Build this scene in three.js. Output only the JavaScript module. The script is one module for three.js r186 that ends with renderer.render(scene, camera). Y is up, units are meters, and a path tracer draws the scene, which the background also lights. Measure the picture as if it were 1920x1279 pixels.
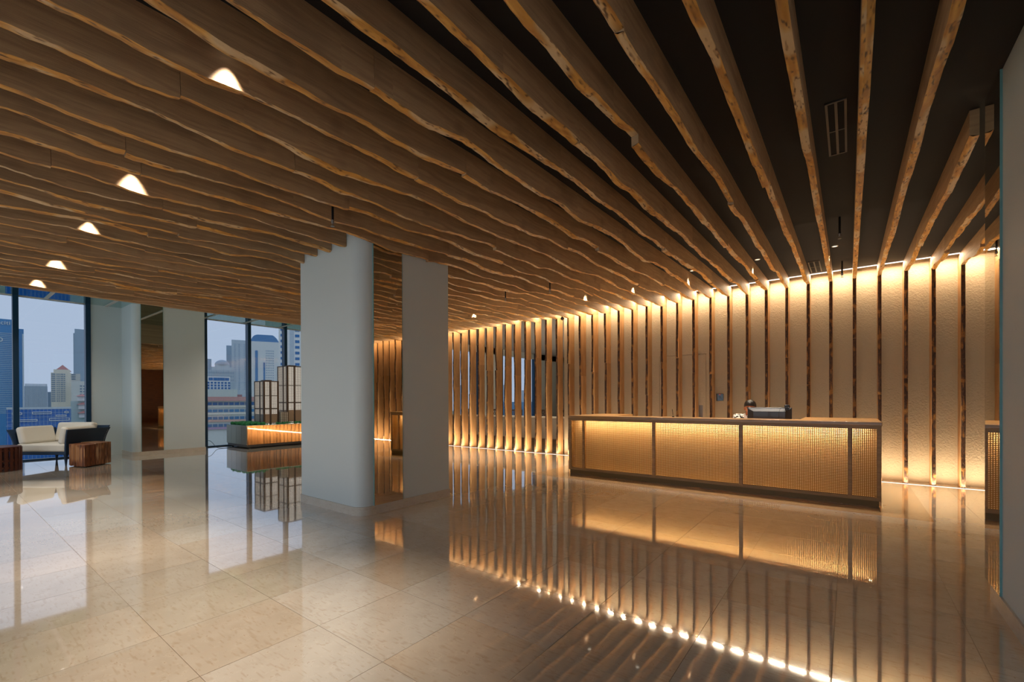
import * as THREE from 'three';
import { mergeGeometries } from 'three/addons/utils/BufferGeometryUtils.js';
import { RoundedBoxGeometry } from 'three/addons/geometries/RoundedBoxGeometry.js';
import { TextGeometry } from 'three/addons/geometries/TextGeometry.js';
import { FontLoader } from 'three/addons/loaders/FontLoader.js';
import { MarchingCubes } from 'three/addons/objects/MarchingCubes.js';
import { RectAreaLightUniformsLib } from 'three/addons/lights/RectAreaLightUniformsLib.js';

// ------------------------------------------------------------------ camera, sky, exposure
RectAreaLightUniformsLib.init();
const scene = new THREE.Scene();
const renderer = new THREE.WebGLRenderer({ antialias: true });
renderer.toneMapping = THREE.LinearToneMapping;
renderer.toneMappingExposure = 1.0;
renderer.shadowMap.enabled = true;
const EYE = 1.32, FPX = 835, YAW = 0.653, PITCH = -0.004, ROLL = -0.0038, PX = 953, PY = 752.4;
const camera = new THREE.PerspectiveCamera(2 * Math.atan(639.5 / FPX) * 180 / Math.PI, 1920 / 1279, 0.05, 3000);
camera.position.set(0, EYE, 0);
camera.rotation.order = 'YXZ';
camera.rotation.set(PITCH, YAW, ROLL);
camera.setViewOffset(1920, 1279, 960 - PX, 639.5 - PY, 1920, 1279);
camera.updateMatrixWorld(true);
scene.background = new THREE.Color().setRGB(1.40, 1.48, 1.64);   // even overcast sky
scene.backgroundIntensity = 1.0;

// the light of the room: two LED lines wash the slat wall
const WARM = new THREE.Color().setRGB(1.0, 0.81, 0.55), DOWN = new THREE.Color().setRGB(1.0, 0.87, 0.72);
const AMBER = new THREE.Color().setRGB(1.0, 0.68, 0.34);
const WALLZ = -9.43, SLATZ = -9.16, LEDZ = -9.13;
const ceilY = (z) => 3.4524 - 0.0243 * (z + 9.306);
const XL = -9.95, XR = 8, FZ = 3.6;
function rectLight(name, color, intensity, w, h, pos, look) {
  const l = new THREE.RectAreaLight(color, intensity, w, h);
  l.name = name; l.position.set(...pos); l.lookAt(...look); scene.add(l); return l;
}
rectLight('wall_wash_upper', WARM, 215, 13.9, 0.03, [-2.6, ceilY(-9.24) - 0.018, -9.24], [-2.6, 0, -9.30]);
rectLight('wall_wash_lower', WARM, 210, 13.9, 0.025, [-2.6, 0.012, LEDZ], [-2.6, 3, LEDZ - 0.2]);

// ------------------------------------------------------------------ helpers
let seed = 7;
const rnd = () => { seed = (seed * 1664525 + 1013904223) >>> 0; return seed / 4294967296; };
const rr = (a, b) => a + (b - a) * rnd();
const names = new Map();
function numbered(n) { const k = names.get(n) ?? 0; names.set(n, k + 1); return k ? n + '_' + String(k).padStart(3, '0') : n; }
function shade(o) { o.castShadow = true; o.receiveShadow = true; return o; }
function part(name, geo, mat, parent) { const m = shade(new THREE.Mesh(Array.isArray(geo) ? merge(geo) : geo, mat)); m.name = name; parent.add(m); return m; }
function merge(list) {
  const g = list.map((q) => { const c = q.index ? q.toNonIndexed() : q; for (const k of Object.keys(c.attributes)) if (!['position', 'normal', 'uv'].includes(k)) c.deleteAttribute(k); if (!c.attributes.uv) c.setAttribute('uv', new THREE.BufferAttribute(new Float32Array(c.attributes.position.count * 2), 2)); return c; });
  return mergeGeometries(g, false);
}
function thing(name, label, category, pos = [0, 0, 0], turn = 0, group) {
  const o = new THREE.Group(); o.name = numbered(name); o.position.set(...pos); o.rotation.y = turn; scene.add(o);
  o.userData = { label, category }; if (group) o.userData.group = group; return o;
}
function single(name, geo, mat, label, category, group) { const m = part(numbered(name), geo, mat, scene); m.userData = { label, category }; if (group) m.userData.group = group; return m; }
function structure(name, geo, mat, label) {
  const o = geo ? shade(new THREE.Mesh(Array.isArray(geo) ? merge(geo) : geo, mat)) : new THREE.Group();
  o.name = numbered(name); o.userData = { kind: 'structure', label, category: name.split('_')[0] }; scene.add(o); return o;
}
function box(w, h, d, x = 0, y = 0, z = 0) { const g = new THREE.BoxGeometry(w, h, d); g.translate(x, y, z); return g; }
const span = (x0, x1, y0, y1, z0, z1) => box(x1 - x0, y1 - y0, z1 - z0, (x0 + x1) / 2, (y0 + y1) / 2, (z0 + z1) / 2);
function rbox(w, h, d, r, x = 0, y = 0, z = 0, s = 3) { const g = new RoundedBoxGeometry(w, h, d, s, r); g.translate(x, y, z); return g; }
function cyl(r0, r1, h, x = 0, y = 0, z = 0, n = 20) { const g = new THREE.CylinderGeometry(r0, r1, h, n); g.translate(x, y, z); return g; }
function tube(pts, r, n = 40) { return new THREE.TubeGeometry(new THREE.CatmullRomCurve3(pts.map((p) => new THREE.Vector3(...p))), n, r, 8); }
// uv in metres from position and normal
function metreUV(g, ox = 0, oy = 0, swap = false) {
  const p = g.attributes.position, n = g.attributes.normal, a = new Float32Array(p.count * 2);
  for (let i = 0; i < p.count; i++) {
    const x = p.getX(i), y = p.getY(i), z = p.getZ(i), nx = Math.abs(n.getX(i)), ny = Math.abs(n.getY(i)), nz = Math.abs(n.getZ(i));
    let u, v; if (ny > nx && ny > nz) { u = x; v = z; } else if (nx > nz) { u = z; v = y; } else { u = x; v = y; }
    if (swap) [u, v] = [v, u];
    a[2 * i] = u + ox; a[2 * i + 1] = v + oy;
  }
  g.setAttribute('uv', new THREE.BufferAttribute(a, 2)); return g;
}
// a pixel of the photograph at a depth along the view axis
const eye = camera.position.clone();
function ray(u, v) { return new THREE.Vector3((u - PX) / FPX, -(v - PY) / FPX, -1).applyQuaternion(camera.quaternion); }
function at(u, v, depth) { return ray(u, v).multiplyScalar(depth).add(eye); }

// tileable value noise
function noise2(period, sd) {
  const t = new Float32Array(period * period); let s = sd * 7919 + 13;
  for (let i = 0; i < t.length; i++) { s = (s * 1664525 + 1013904223) >>> 0; t[i] = s / 4294967296; }
  return (x, y) => {
    let xi = Math.floor(x), yi = Math.floor(y); const fx = x - xi, fy = y - yi, a = fx * fx * (3 - 2 * fx), b = fy * fy * (3 - 2 * fy);
    xi = ((xi % period) + period) % period; yi = ((yi % period) + period) % period; const x1 = (xi + 1) % period, y1 = (yi + 1) % period;
    return (t[yi * period + xi] * (1 - a) + t[yi * period + x1] * a) * (1 - b) + (t[y1 * period + xi] * (1 - a) + t[y1 * period + x1] * a) * b;
  };
}
function texture(w, h, fn, srgb, rx = 1, ry = 1) {
  const d = new Uint8Array(w * h * 4);
  for (let j = 0; j < h; j++) for (let i = 0; i < w; i++) {
    const c = fn(i / w, j / h), k = 4 * (j * w + i);
    for (let q = 0; q < 3; q++) d[k + q] = Math.max(0, Math.min(255, 255 * (Array.isArray(c) ? c[q] : c)));
    d[k + 3] = 255;
  }
  const t = new THREE.DataTexture(d, w, h); t.wrapS = t.wrapT = THREE.RepeatWrapping; t.magFilter = THREE.LinearFilter; t.minFilter = THREE.LinearMipmapLinearFilter; t.generateMipmaps = true;
  if (srgb) t.colorSpace = THREE.SRGBColorSpace; t.repeat.set(rx, ry); t.needsUpdate = true; return t;
}
const mixc = (a, b, t) => [a[0] + (b[0] - a[0]) * t, a[1] + (b[1] - a[1]) * t, a[2] + (b[2] - a[2]) * t];
const clamp = (x, a = 0, b = 1) => Math.max(a, Math.min(b, x));
const hexc = (h) => [(h >> 16) / 255, ((h >> 8) & 255) / 255, (h & 255) / 255];

// ------------------------------------------------------------------ materials
const std = (color, roughness = 0.6, more = {}) => new THREE.MeshStandardMaterial({ color, roughness, ...more });
const phys = (o) => new THREE.MeshPhysicalMaterial(o);
const n8 = noise2(8, 1), n16 = noise2(16, 2), n32 = noise2(32, 3), n64 = noise2(64, 4), n128 = noise2(128, 5), n256 = noise2(256, 6), n512 = noise2(512, 8);
// beige limestone with short drifting veins and small pores, 2.4 m across
const stoneTex = texture(1024, 1024, (x, y) => {
  const d = n8(x * 8, y * 8), f = n128(x * 128 + 3 * d, y * 128), s = n256(x * 64 + n32(x * 32, y * 32) * 2, y * 256), g = n512(x * 512, y * 512);
  let c = mixc(hexc(0xc2b6a6), hexc(0xd6cdc0), clamp(0.3 + 0.4 * n32(x * 32, y * 32) + 0.15 * (d - 0.5)));
  c = mixc(c, hexc(0xa58c70), clamp((s - 0.66) * 2.2) * 0.4); c = mixc(c, hexc(0xeadfce), clamp((f - 0.68) * 3) * 0.22); c = mixc(c, hexc(0x7a5b40), clamp((g * 0.5 + f * 0.5 - 0.83) * 9) * 0.5);
  return c;
}, true, 1 / 2.4, 1 / 2.4);
const stoneOpts = { map: stoneTex, roughness: 0.05, ior: 2.0, clearcoat: 1, clearcoatRoughness: 0.0 };
const M = {};
M.stone = [phys(stoneOpts), phys({ ...stoneOpts, color: 0xf6f1ea }), phys({ ...stoneOpts, color: 0xfff7ee })];
M.grout = std(0x8a7862, 0.7);
M.inlay = phys({ color: 0xd8c2a4, roughness: 0.16, ior: 1.7, clearcoat: 0.6, clearcoatRoughness: 0.05, map: texture(64, 512, (x, y) => mixc(hexc(0xe8d8c2), hexc(0xc9ae8e), n128(x * 2, y * 128)), true, 1, 1) });
// sawn light wood: grain runs along u
const woodTex = texture(1024, 512, (x, y) => {
  const w = n8(x * 8, y * 8), g = n256(x * 16 + w, y * 256 + 6 * n16(x * 16, y * 8)), h = n64(x * 8, y * 64 + 3 * w), k = n16(x * 16, y * 16);
  let c = mixc(hexc(0x9c7d5c), hexc(0xc9a87f), clamp(0.15 + 0.55 * h + 0.35 * g)); c = mixc(c, hexc(0x6d5138), clamp((g - 0.72) * 3) * 0.5); return mixc(c, hexc(0x7d6148), clamp((k - 0.72) * 3) * 0.35);
}, true, 1 / 2.2, 1 / 0.9);
const woodBump = texture(512, 512, (x, y) => n256(x * 16, y * 256), false, 1 / 1.2, 1 / 0.5);
const litWoodTex = texture(512, 256, (x, y) => { const w = n8(x * 8, y * 8), g = n256(x * 16 + w, y * 128 + 4 * n16(x * 16, y * 8)), h = n64(x * 8, y * 32 + 3 * w); return mixc(mixc(hexc(0xb98a58), hexc(0xe2bd8c), clamp(0.15 + 0.6 * h + 0.3 * g)), hexc(0x8a623c), clamp((g - 0.72) * 3) * 0.5); }, true, 1 / 2.2, 1 / 0.9);
M.slat = std(0xffffff, 0.6, { map: litWoodTex, bumpMap: woodBump, bumpScale: 0.0006, vertexColors: true });  // same timber as the beams, lightened: LED glow put into the slat colour
M.wood = std(0xffffff, 0.62, { map: woodTex, bumpMap: woodBump, bumpScale: 0.0006, vertexColors: true });
// the live edge: honey sapwood with patches of bark
const edgeTex = texture(1024, 128, (x, y) => {
  const a = n64(x * 32, y * 8), b = n64(x * 64 + 2 * n16(x * 16, y * 4), y * 8), c0 = n16(x * 16, y * 2), k = n128(x * 128, y * 16);
  let c = mixc(hexc(0xa86f2a), hexc(0xd9a04a), clamp(0.1 + 1.1 * (a - 0.15))); c = mixc(c, hexc(0xcdb08a), clamp((c0 - 0.56) * 5) * 0.85);
  c = mixc(c, hexc(0x6a4422), clamp((0.7 * b + 0.3 * k - 0.56) * 4) * 0.5); return mixc(c, hexc(0x3a2412), clamp((0.5 * k + 0.5 * b - 0.68) * 6) * 0.6);
}, true, 1 / 3.2, 1 / 0.12);
M.edge = std(0xffffff, 0.5, { map: edgeTex, bumpMap: texture(512, 64, (x, y) => n64(x * 64, y * 8), false, 1 / 1.6, 1 / 0.1), bumpScale: 0.003 });
const barkTex = texture(512, 256, (x, y) => {
  const a = n64(x * 64, y * 16), b = n128(x * 128, y * 32), c0 = n16(x * 16, y * 4);
  let c = mixc(hexc(0x3a2415), hexc(0x6b4322), a); c = mixc(c, hexc(0xa8712f), clamp((c0 - 0.58) * 5) * 0.9); return mixc(c, hexc(0x1f130b), clamp((b - 0.6) * 3) * 0.7);
}, true, 1 / 1.3, 1 / 0.12);
M.bark = std(0xffffff, 0.6, { map: barkTex, bumpMap: M.edge.bumpMap, bumpScale: 0.004 });
M.black = std(0x1a1613, 0.85);
const plasterBump = texture(512, 512, (x, y) => 0.5 * n64(x * 64, y * 64) + 0.35 * n128(x * 128, y * 128) + 0.15 * n32(x * 32, y * 32), false, 1 / 1.1, 1 / 1.1);
M.plaster = std(0xc6b89e, 0.85, { bumpMap: plasterBump, bumpScale: 0.006 });
M.paint = std(0xc6d0d0, 0.55);
M.paintWarm = std(0xcfc7bb, 0.7);
M.skirt = phys({ color: 0xf4f6f6, roughness: 0.3, map: stoneTex });
M.mirror = phys({ color: 0xd9d4cb, metalness: 1, roughness: 0.015 });
M.bronzeMirror = phys({ color: 0xc9b49a, metalness: 1, roughness: 0.03 });
M.glossCeil = phys({ color: 0x9cc6c6, metalness: 1, roughness: 0.03 });
M.glassEdge = phys({ color: 0x6fa6a8, roughness: 0.1, clearcoat: 1 });
M.pane = phys({ color: new THREE.Color().setRGB(0.548, 0.597, 0.652), transmission: 1, thickness: 0, roughness: 0, ior: 1.45 });
M.clearPane = phys({ color: new THREE.Color().setRGB(0.96, 0.97, 0.97), transmission: 1, thickness: 0, roughness: 0, ior: 1.45 });
M.mullion = std(0x143c58, 0.35, { metalness: 0.3 });
M.steel = std(0x8d8a86, 0.35, { metalness: 0.8 });
M.slot = std(0xb9b7b0, 0.5);
M.deskWood = std(0xffffff, 0.38, { map: woodTex.clone(), color: 0xe4d2ac }); M.deskWood.map.needsUpdate = true;
M.deskTop = phys({ map: woodTex, color: 0xeed8ae, roughness: 0.3, clearcoat: 0.4, clearcoatRoughness: 0.2 });
M.plinth = std(0x7a5a22, 0.45);
M.cane = std(0x9c7230, 0.45, { metalness: 0.15 });
M.cream = phys({ color: 0xe9d2a8, roughness: 0.32, clearcoat: 0.3 });
M.led = std(0x000000, 0.5, { emissive: new THREE.Color().setRGB(1, 0.86, 0.78), emissiveIntensity: 1.6 });
M.lampGlow = std(0x111111, 0.5, { emissive: new THREE.Color().setRGB(1, 0.88, 0.7), emissiveIntensity: 1.6 });
M.blackMetal = std(0x17181a, 0.4, { metalness: 0.4 });
M.amber = std(0xa86d25, 0.5, { map: woodTex });

// ------------------------------------------------------------------ floor
const floor = structure('floor', [span(-14.6, 8.1, -0.3, -0.003, -9.1, FZ + 0.1), span(-14.6, -2, -0.3, 0, -26, -9.16), span(-2, 8.1, -0.3, 0, -9.6, -9.16), span(-14.6, 8.1, -0.3, -0.004, -9.16, -9.1)], M.grout, 'polished beige stone floor');
{
  const TX = -1.867, TZ = -1.989, S = 0.6, tiles = [];
  for (let i = -21; i <= 16; i++) for (let j = -12; j <= 14; j++) {
    let x0 = Math.max(TX + i * S, -14.42), x1 = Math.min(TX + (i + 1) * S, 8), z0 = Math.max(TZ + j * S, -9.1), z1 = Math.min(TZ + (j + 1) * S, FZ);
    if (x1 - x0 < 0.02 || z1 - z0 < 0.02) continue;
    const cx = (x0 + x1) / 2, cz = (z0 + z1) / 2, v = new THREE.Vector3(cx, 0, cz).project(camera);
    const q = new THREE.Vector3(cx, 0, cz).applyMatrix4(camera.matrixWorldInverse);
    const seen = q.z < -0.5 && Math.abs(v.x) < 1.25 && v.y < 1.2 && v.y > -1.4;
    tiles.push({ x0, x1, z0, z1, key: seen ? -q.z : 1000 + cx * cx + cz * cz });
  }
  tiles.sort((a, b) => a.key - b.key);
  const geos = new Map(), rest = [];
  tiles.forEach((t, k) => {
    const w = t.x1 - t.x0 - 0.0025, d = t.z1 - t.z0 - 0.0025, variant = k % 9;
    const make = () => { const g = box(w, 0.012, d, 0, -0.006, 0); return metreUV(g, 0.37 * variant, 0.61 * variant); };
    if (k < 300) {
      const id = [w.toFixed(3), d.toFixed(3), variant].join();
      if (!geos.has(id)) geos.set(id, make());
      const m = part(k ? 'tile_' + String(k).padStart(3, '0') : 'tile', geos.get(id), M.stone[k % 3], floor);
      m.position.set((t.x0 + t.x1) / 2, 0, (t.z0 + t.z1) / 2); m.rotation.set(rr(-0.0006, 0.0006), 0, rr(-0.0006, 0.0006)); // laid by hand, a hair out of level
    } else { const g = make(); g.translate((t.x0 + t.x1) / 2, 0, (t.z0 + t.z1) / 2); rest.push(g); }
  });
  const r = part('tile_field', rest, M.stone[0], floor); r.userData.kind = 'stuff';
  const far = part('stone_slab', [metreUV(span(-14.42, -2, 0, 0.001, -25.9, -9.16)), metreUV(span(-2, 8, 0, 0.001, -9.43, -9.16))], M.stone[0], floor);
  // striped stone border let into the floor round the desk
  const bd = []; for (const [a, b, c, d] of [[-4.45, 0.72, -6.93, -6.5], [0.33, 0.72, -8.9, -6.93], [-4.45, -4.0, -8.9, -6.93]]) bd.push(span(a, b, 0.0002, 0.0016, c, d));
  part('inlay_border', bd, M.inlay, floor);
}

// ------------------------------------------------------------------ ceiling, beams and slats
// a board: runs along +x, hangs from y = 0 to -h(s), thickness along z; the lower edge is a natural live edge
function wave(sd) {
  const p = []; let s = sd * 2654435761 >>> 0; const q = () => { s = (s * 1664525 + 1013904223) >>> 0; return s / 4294967296; };
  for (const [l, a] of [[2.6, 0.016], [1.3, 0.012], [0.62, 0.0055], [0.27, 0.0028], [0.13, 0.0018]]) p.push([6.2832 / (l * (0.8 + 0.4 * q())), a * (0.5 + q()), q() * 6.28]);
  const k0 = q() * 3, kk = q() > 0.45 ? 0.028 * q() : 0;
  return (x) => { let v = 0; for (const [f, a, ph] of p) v += a * Math.sin(f * x + ph); const d = Math.abs(x - k0 - 0.4); return v + kk * Math.exp(-d * d * 60); };
}
function board(L, h0, th, sd, amp, step, firstCut) {
  const sides = [], edges = [], tone = [];
  let s0 = 0, k = 0;
  while (s0 < L - 0.01) {
    let s1 = Math.min(L, s0 + (k === 0 && firstCut ? firstCut : rr(2.2, 3.4))); if (L - s1 < 0.5) s1 = L;
    const wl = wave(sd * 31 + k * 7 + 1), wr = wave(sd * 57 + k * 11 + 2), n = Math.max(2, Math.round((s1 - s0) / step)), dv = rr(-0.014, 0.014), tilt = rr(-0.014, 0.012);
    const a = s0 + (k ? 0.0025 : 0), P = [], UVs = [], I = [], EP = [], EU = [], EI = [], u0 = rnd() * 5, v0 = rnd() * 3, tn = rr(0.82, 1.08);
    for (let i = 0; i <= n; i++) {
      const x = a + (s1 - a) * i / n, w = wl(x - a), hr = h0 + dv + amp * w, hl = h0 + dv + amp * (0.75 * w + 0.5 * wr(x - a)) - tilt, hm = Math.max(hl, hr) * 0.5 + 0.5 * (hl + hr) / 2 + 0.004;
      const zs = th / 2;
      P.push(x, 0, zs, x, -hr, zs, x, 0, -zs, x, -hl, -zs); UVs.push(x + u0, v0, x + u0, v0 + hr, x + u0, v0 + 1, x + u0, v0 + 1 + hl);
      EP.push(x, -hr, zs, x, -hm, 0.15 * th, x, -(hm + hl) / 2, -0.25 * th, x, -hl, -zs); for (const e of [0, 0.02, 0.04, 0.055]) EU.push(x + u0, e + v0);
      if (i) {
        const b = 4 * i, c = b - 4; I.push(c, c + 1, b, b, c + 1, b + 1, c + 2, b + 2, c + 3, b + 2, b + 3, c + 3);
        for (let e = 0; e < 3; e++) EI.push(c + e, c + e + 1, b + e, b + e, c + e + 1, b + e + 1);
      }
    }
    // top and the two sawn ends
    const e = 4 * n; I.push(0, e, 2, e, e + 2, 2);
    const cap = P.length / 3; for (const q of [0, 1, 2, 3, e, e + 1, e + 2, e + 3]) { P.push(P[3 * q], P[3 * q + 1], P[3 * q + 2]); UVs.push(P[3 * q + 2] + u0, v0 - P[3 * q + 1]); }
    I.push(cap, cap + 2, cap + 1, cap + 2, cap + 3, cap + 1, cap + 4, cap + 5, cap + 6, cap + 6, cap + 5, cap + 7);
    const g = new THREE.BufferGeometry(); g.setAttribute('position', new THREE.Float32BufferAttribute(P, 3)); g.setAttribute('uv', new THREE.Float32BufferAttribute(UVs, 2)); g.setIndex(I);
    const gn = g.toNonIndexed(); gn.computeVertexNormals();
    const col = new Float32Array(gn.attributes.position.count * 3); for (let i = 0; i < col.length; i += 3) { col[i] = tn; col[i + 1] = tn * 0.98; col[i + 2] = tn * 0.96; } gn.setAttribute('color', new THREE.BufferAttribute(col, 3));
    sides.push(gn);
    const ge = new THREE.BufferGeometry(); ge.setAttribute('position', new THREE.Float32BufferAttribute(EP, 3)); ge.setAttribute('uv', new THREE.Float32BufferAttribute(EU, 2)); ge.setIndex(EI); ge.computeVertexNormals(); edges.push(ge.toNonIndexed());
    s0 = s1; k++;
  }
  return [mergeGeometries(sides, false), mergeGeometries(edges, false)];
}
function slab(x0, x1, z0, z1, ya, yb, t) { // bottom at ya (z0) and yb (z1)
  const g = span(x0, x1, 0, t, z0, z1), p = g.attributes.position; for (let i = 0; i < p.count; i++) p.setY(i, p.getY(i) + ya + (yb - ya) * (p.getZ(i) - z0) / (z1 - z0)); g.computeVertexNormals(); return g;
}
const ceiling = structure('ceiling', [slab(XL - 0.03, XR, -9.30, FZ, ceilY(-9.3), ceilY(FZ), 0.3), span(XL - 0.03, XR, 3.6, 3.75, -9.7, -9.28)], M.black, 'dark flat ceiling above the timber beams');
const wallBack = structure('wall_back', [
  span(-5.5, -3.186, 0, 3.6, WALLZ - 0.2, WALLZ), span(-3.186, -2.254, 2.216, 3.6, WALLZ - 0.2, WALLZ), span(-2.254, XR, 0, 3.6, WALLZ - 0.2, WALLZ),
  span(-14.45, -10.4, 0, 3.7, WALLZ - 0.2, WALLZ), span(-10.4, -5.5, 3.36, 3.6, WALLZ - 0.2, WALLZ)].map((g) => metreUV(g)), M.plaster, 'textured beige plaster wall behind the timber slats');
part('door_backing', span(-3.3, -2.1, 0, 2.3, WALLZ - 0.26, WALLZ - 0.21), M.black, wallBack);  // black backing behind the door leaf, keeps its gap dark
const X0 = -9.017, DX = 0.3126;
{
  let bi = 0, si = 0;
  const beam = (x, z0, z1) => { // z0 < z1; runs from the wall side towards the room
    const L = z1 - z0, [gs, ge] = board(L, 0.2, 0.05, bi + 3, 1.0, 0.05, rr(1.2, 2.6));
    const q = new THREE.Group(); q.rotation.set(0, -Math.PI / 2, 0); q.rotation.order = 'YXZ'; q.rotation.z = Math.atan(-0.0243);
    q.position.set(x + 0.025, ceilY(z0), z0); q.updateMatrix(); gs.applyMatrix4(q.matrix); ge.applyMatrix4(q.matrix);
    const m = part(bi ? 'timber_beam_' + String(bi).padStart(3, '0') : 'timber_beam', gs, M.wood, ceiling); part('live_edge', ge, M.edge, m); bi++;
  };
  for (let n = -3; n <= 52; n++) {
    const x = X0 + DX * n;
    if (x > -5.72 && x < -4.35) { beam(x, WALLZ, -4.38); beam(x, -2.945, FZ - 0.1); } else if (x > 0.62 && x < 2.1) { beam(x, WALLZ, -4.46); beam(x, -2.9, FZ - 0.1); } else beam(x, WALLZ, FZ - 0.1);
    if (n > 45) continue;
    const top = ceilY(SLATZ) - 0.17, [gs, ge] = board(top, 0.25, 0.046, 200 + si, 0.55, 0.05, rr(1.3, 2.4));
    // length up, depth towards the room
    const mt = new THREE.Matrix4().makeBasis(new THREE.Vector3(0, 1, 0), new THREE.Vector3(0, 0, -1), new THREE.Vector3(-1, 0, 0)); mt.setPosition(x + 0.025, 0.0005, WALLZ);
    gs.applyMatrix4(mt); ge.applyMatrix4(mt);
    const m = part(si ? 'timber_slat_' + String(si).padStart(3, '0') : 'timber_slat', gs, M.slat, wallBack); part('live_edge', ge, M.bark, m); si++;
  }
}
// glowing LED lines at the foot and at the head of the slat wall
single('led_strip', span(-9.55, 4.35, -0.002, 0.004, LEDZ - 0.014, LEDZ + 0.014), M.led, 'glowing LED line set in the floor at the foot of the slats', 'led strip');
single('led_strip', span(-9.55, 4.35, ceilY(-9.24) - 0.012, ceilY(-9.24), -9.255, -9.225), M.led, 'glowing LED line at the top of the slat wall', 'led strip');

// flush service door in the back wall
{
  const d = structure('door_1', metreUV(span(-3.18, -2.26, 0.006, 2.21, WALLZ - 0.05, WALLZ - 0.002)), M.plaster, 'flush plaster service door between the slats');
  part('push_plate', span(-2.395, -2.32, 0.95, 1.19, WALLZ - 0.002, WALLZ + 0.002), M.steel, d);
}

// ------------------------------------------------------------------ columns
function column(x0, x1, z0, z1, h, mz0, mz1, side, label, mlabel) {
  const c = thing('column', label, 'column', [(x0 + x1) / 2, 0, (z0 + z1) / 2]);
  const w = (x1 - x0) / 2, d = (z1 - z0) / 2, r = 0.16, outline = (w, d) => { const s = new THREE.Shape(); s.moveTo(-w + r, -d); s.lineTo(w - r, -d); s.quadraticCurveTo(w, -d, w, -d + 0.02); s.lineTo(w, d - r); s.absarc(w - r, d - r, r, 0, Math.PI / 2); s.lineTo(-w + 0.02, d); s.lineTo(-w, d - 0.02); s.lineTo(-w, -d + r); s.closePath(); return s; };
  const ex = (w, d, h) => { const g = new THREE.ExtrudeGeometry(outline(w, d), { depth: h, bevelEnabled: false, curveSegments: 14 }); g.rotateX(-Math.PI / 2); g.scale(1, 1, -1); const p = g.index; g.attributes.normal && g.computeVertexNormals(); return g; };
  // the extrusion is mirrored by the scale above: turn its faces round again
  const fix = (g) => { const q = g.toNonIndexed ? (g.index ? g.toNonIndexed() : g) : g, a = q.attributes.position.array; for (let i = 0; i < a.length; i += 9) for (let k = 0; k < 3; k++) { const t = a[i + 3 + k]; a[i + 3 + k] = a[i + 6 + k]; a[i + 6 + k] = t; } q.computeVertexNormals(); return q; };
  part('shaft', fix(ex(w, d, h)), M.paint, c);
  part('baseboard', metreUV(fix(ex(w + 0.012, d + 0.012, 0.1))), M.skirt, c);
  const mx = side > 0 ? w : -w, a = Math.min(mx, mx + side * 0.012), b = Math.max(mx, mx + side * 0.012), zc = (z0 + z1) / 2;
  const mirrorPanel = part('mirror_panel', span(a, b, 0.1, h - 0.02, mz0 - zc, mz1 - zc), M.mirror, c); mirrorPanel.userData.label = mlabel;
  part('glass_edge', [span(Math.min(a, a), b + 0.0004, 0.1, h - 0.02, mz1 - zc, mz1 - zc + 0.006), span(a, b + 0.0004, 0.1, h - 0.02, mz0 - zc - 0.006, mz0 - zc)], M.glassEdge, mirrorPanel);
  return c;
}
column(-5.66, -4.36, -4.37, -2.955, 3.6, -3.55, -3.14, 1, 'white column with tall mirror strip facing the reception desk', 'tall mirror strip');
column(-14.45, -13.45, -4.47, -2.97, 3.66, -3.56, -3.13, 1, 'white column with mirror strip standing against the window wall', 'tall mirror strip');
column(0.745, 2.05, -4.37, -2.955, 3.6, -4.36, -4.0, -1, 'grey-blue column with mirror strip at its edge beside the desk', 'mirror strip with glass edge');

// ------------------------------------------------------------------ window walls
const FX = -14.45, GY = 3.63;
function glazing(id, horizontal, fixed, from, to, lines, top, label, glass = M.pane, bottom = 0) {
  const g = structure(id, null, null, label); lines = [...lines].sort((a, b) => a - b);
  const bar = (a, b, y0, y1, t) => horizontal ? span(a, b, y0, y1, fixed - t, fixed + t) : span(fixed - t, fixed + t, y0, y1, a, b);
  for (const l of lines) part('mullion', bar(l - 0.045, l + 0.045, bottom, top, 0.09), M.mullion, g);
  part('sill', bar(from, to, bottom, bottom + 0.03, 0.06), M.mullion, g); part('head', bar(from, to, top - 0.015, top, 0.03), M.slot, g);
  const all = [from, ...lines.filter((l) => l > from + 0.05 && l < to - 0.05), to];
  for (let i = 0; i + 1 < all.length; i++) part('pane', bar(all[i] + 0.02, all[i + 1] - 0.02, bottom + 0.03, top - 0.015, 0.004), glass, g);
  return g;
}
const steps = (a, d, n) => Array.from({ length: n }, (_, i) => a + d * i);
glazing('window_1', false, FX, -2.38, FZ - 0.05, [-2.35, -1.19, ...steps(-0.07, 1.12, 4)], GY, 'tall blue-tinted window beside the sofa');
glazing('window_2', false, FX, -9.4, -4.78, [-4.78, -5.94, -7.03, -8.15, -9.3], GY, 'tall blue-tinted window behind the tower model');
glazing('window_3', true, FZ, -14.4, 7.9, steps(-14.3, 1.48, 16), GY, 'tall unseen glazed wall added behind the camera for cool daylight', M.clearPane);  // unseen glazing added behind the camera, clear and close for cool fill
structure('wall_left', [span(FX - 0.15, FX + 0.06, 0, GY, -4.75, -2.4), span(FX - 0.15, FX + 0.06, GY, 4.3, -26, FZ + 0.1)], M.paint, 'white wall piece between the windows');
structure('wall_front', span(-14.6, 8.1, GY, 4.3, FZ - 0.08, FZ + 0.1), M.paint, 'wall above the added glazing');
structure('wall_right', metreUV(span(8, 8.15, 0, 4, -9.7, FZ + 0.1)), M.amber, 'amber timber wall at the end of the lobby');
structure('trim_1', span(XL - 0.1, XL - 0.035, 3.05, 3.9, -9.43, FZ - 0.05), M.wood.clone(), 'timber fascia at the edge of the beams').material.vertexColors = false;
structure('ceiling', [span(FX, XL - 0.02, GY, GY + 0.02, -9.43, FZ)], M.glossCeil, 'glossy mirror-like ceiling strip along the windows');
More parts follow.
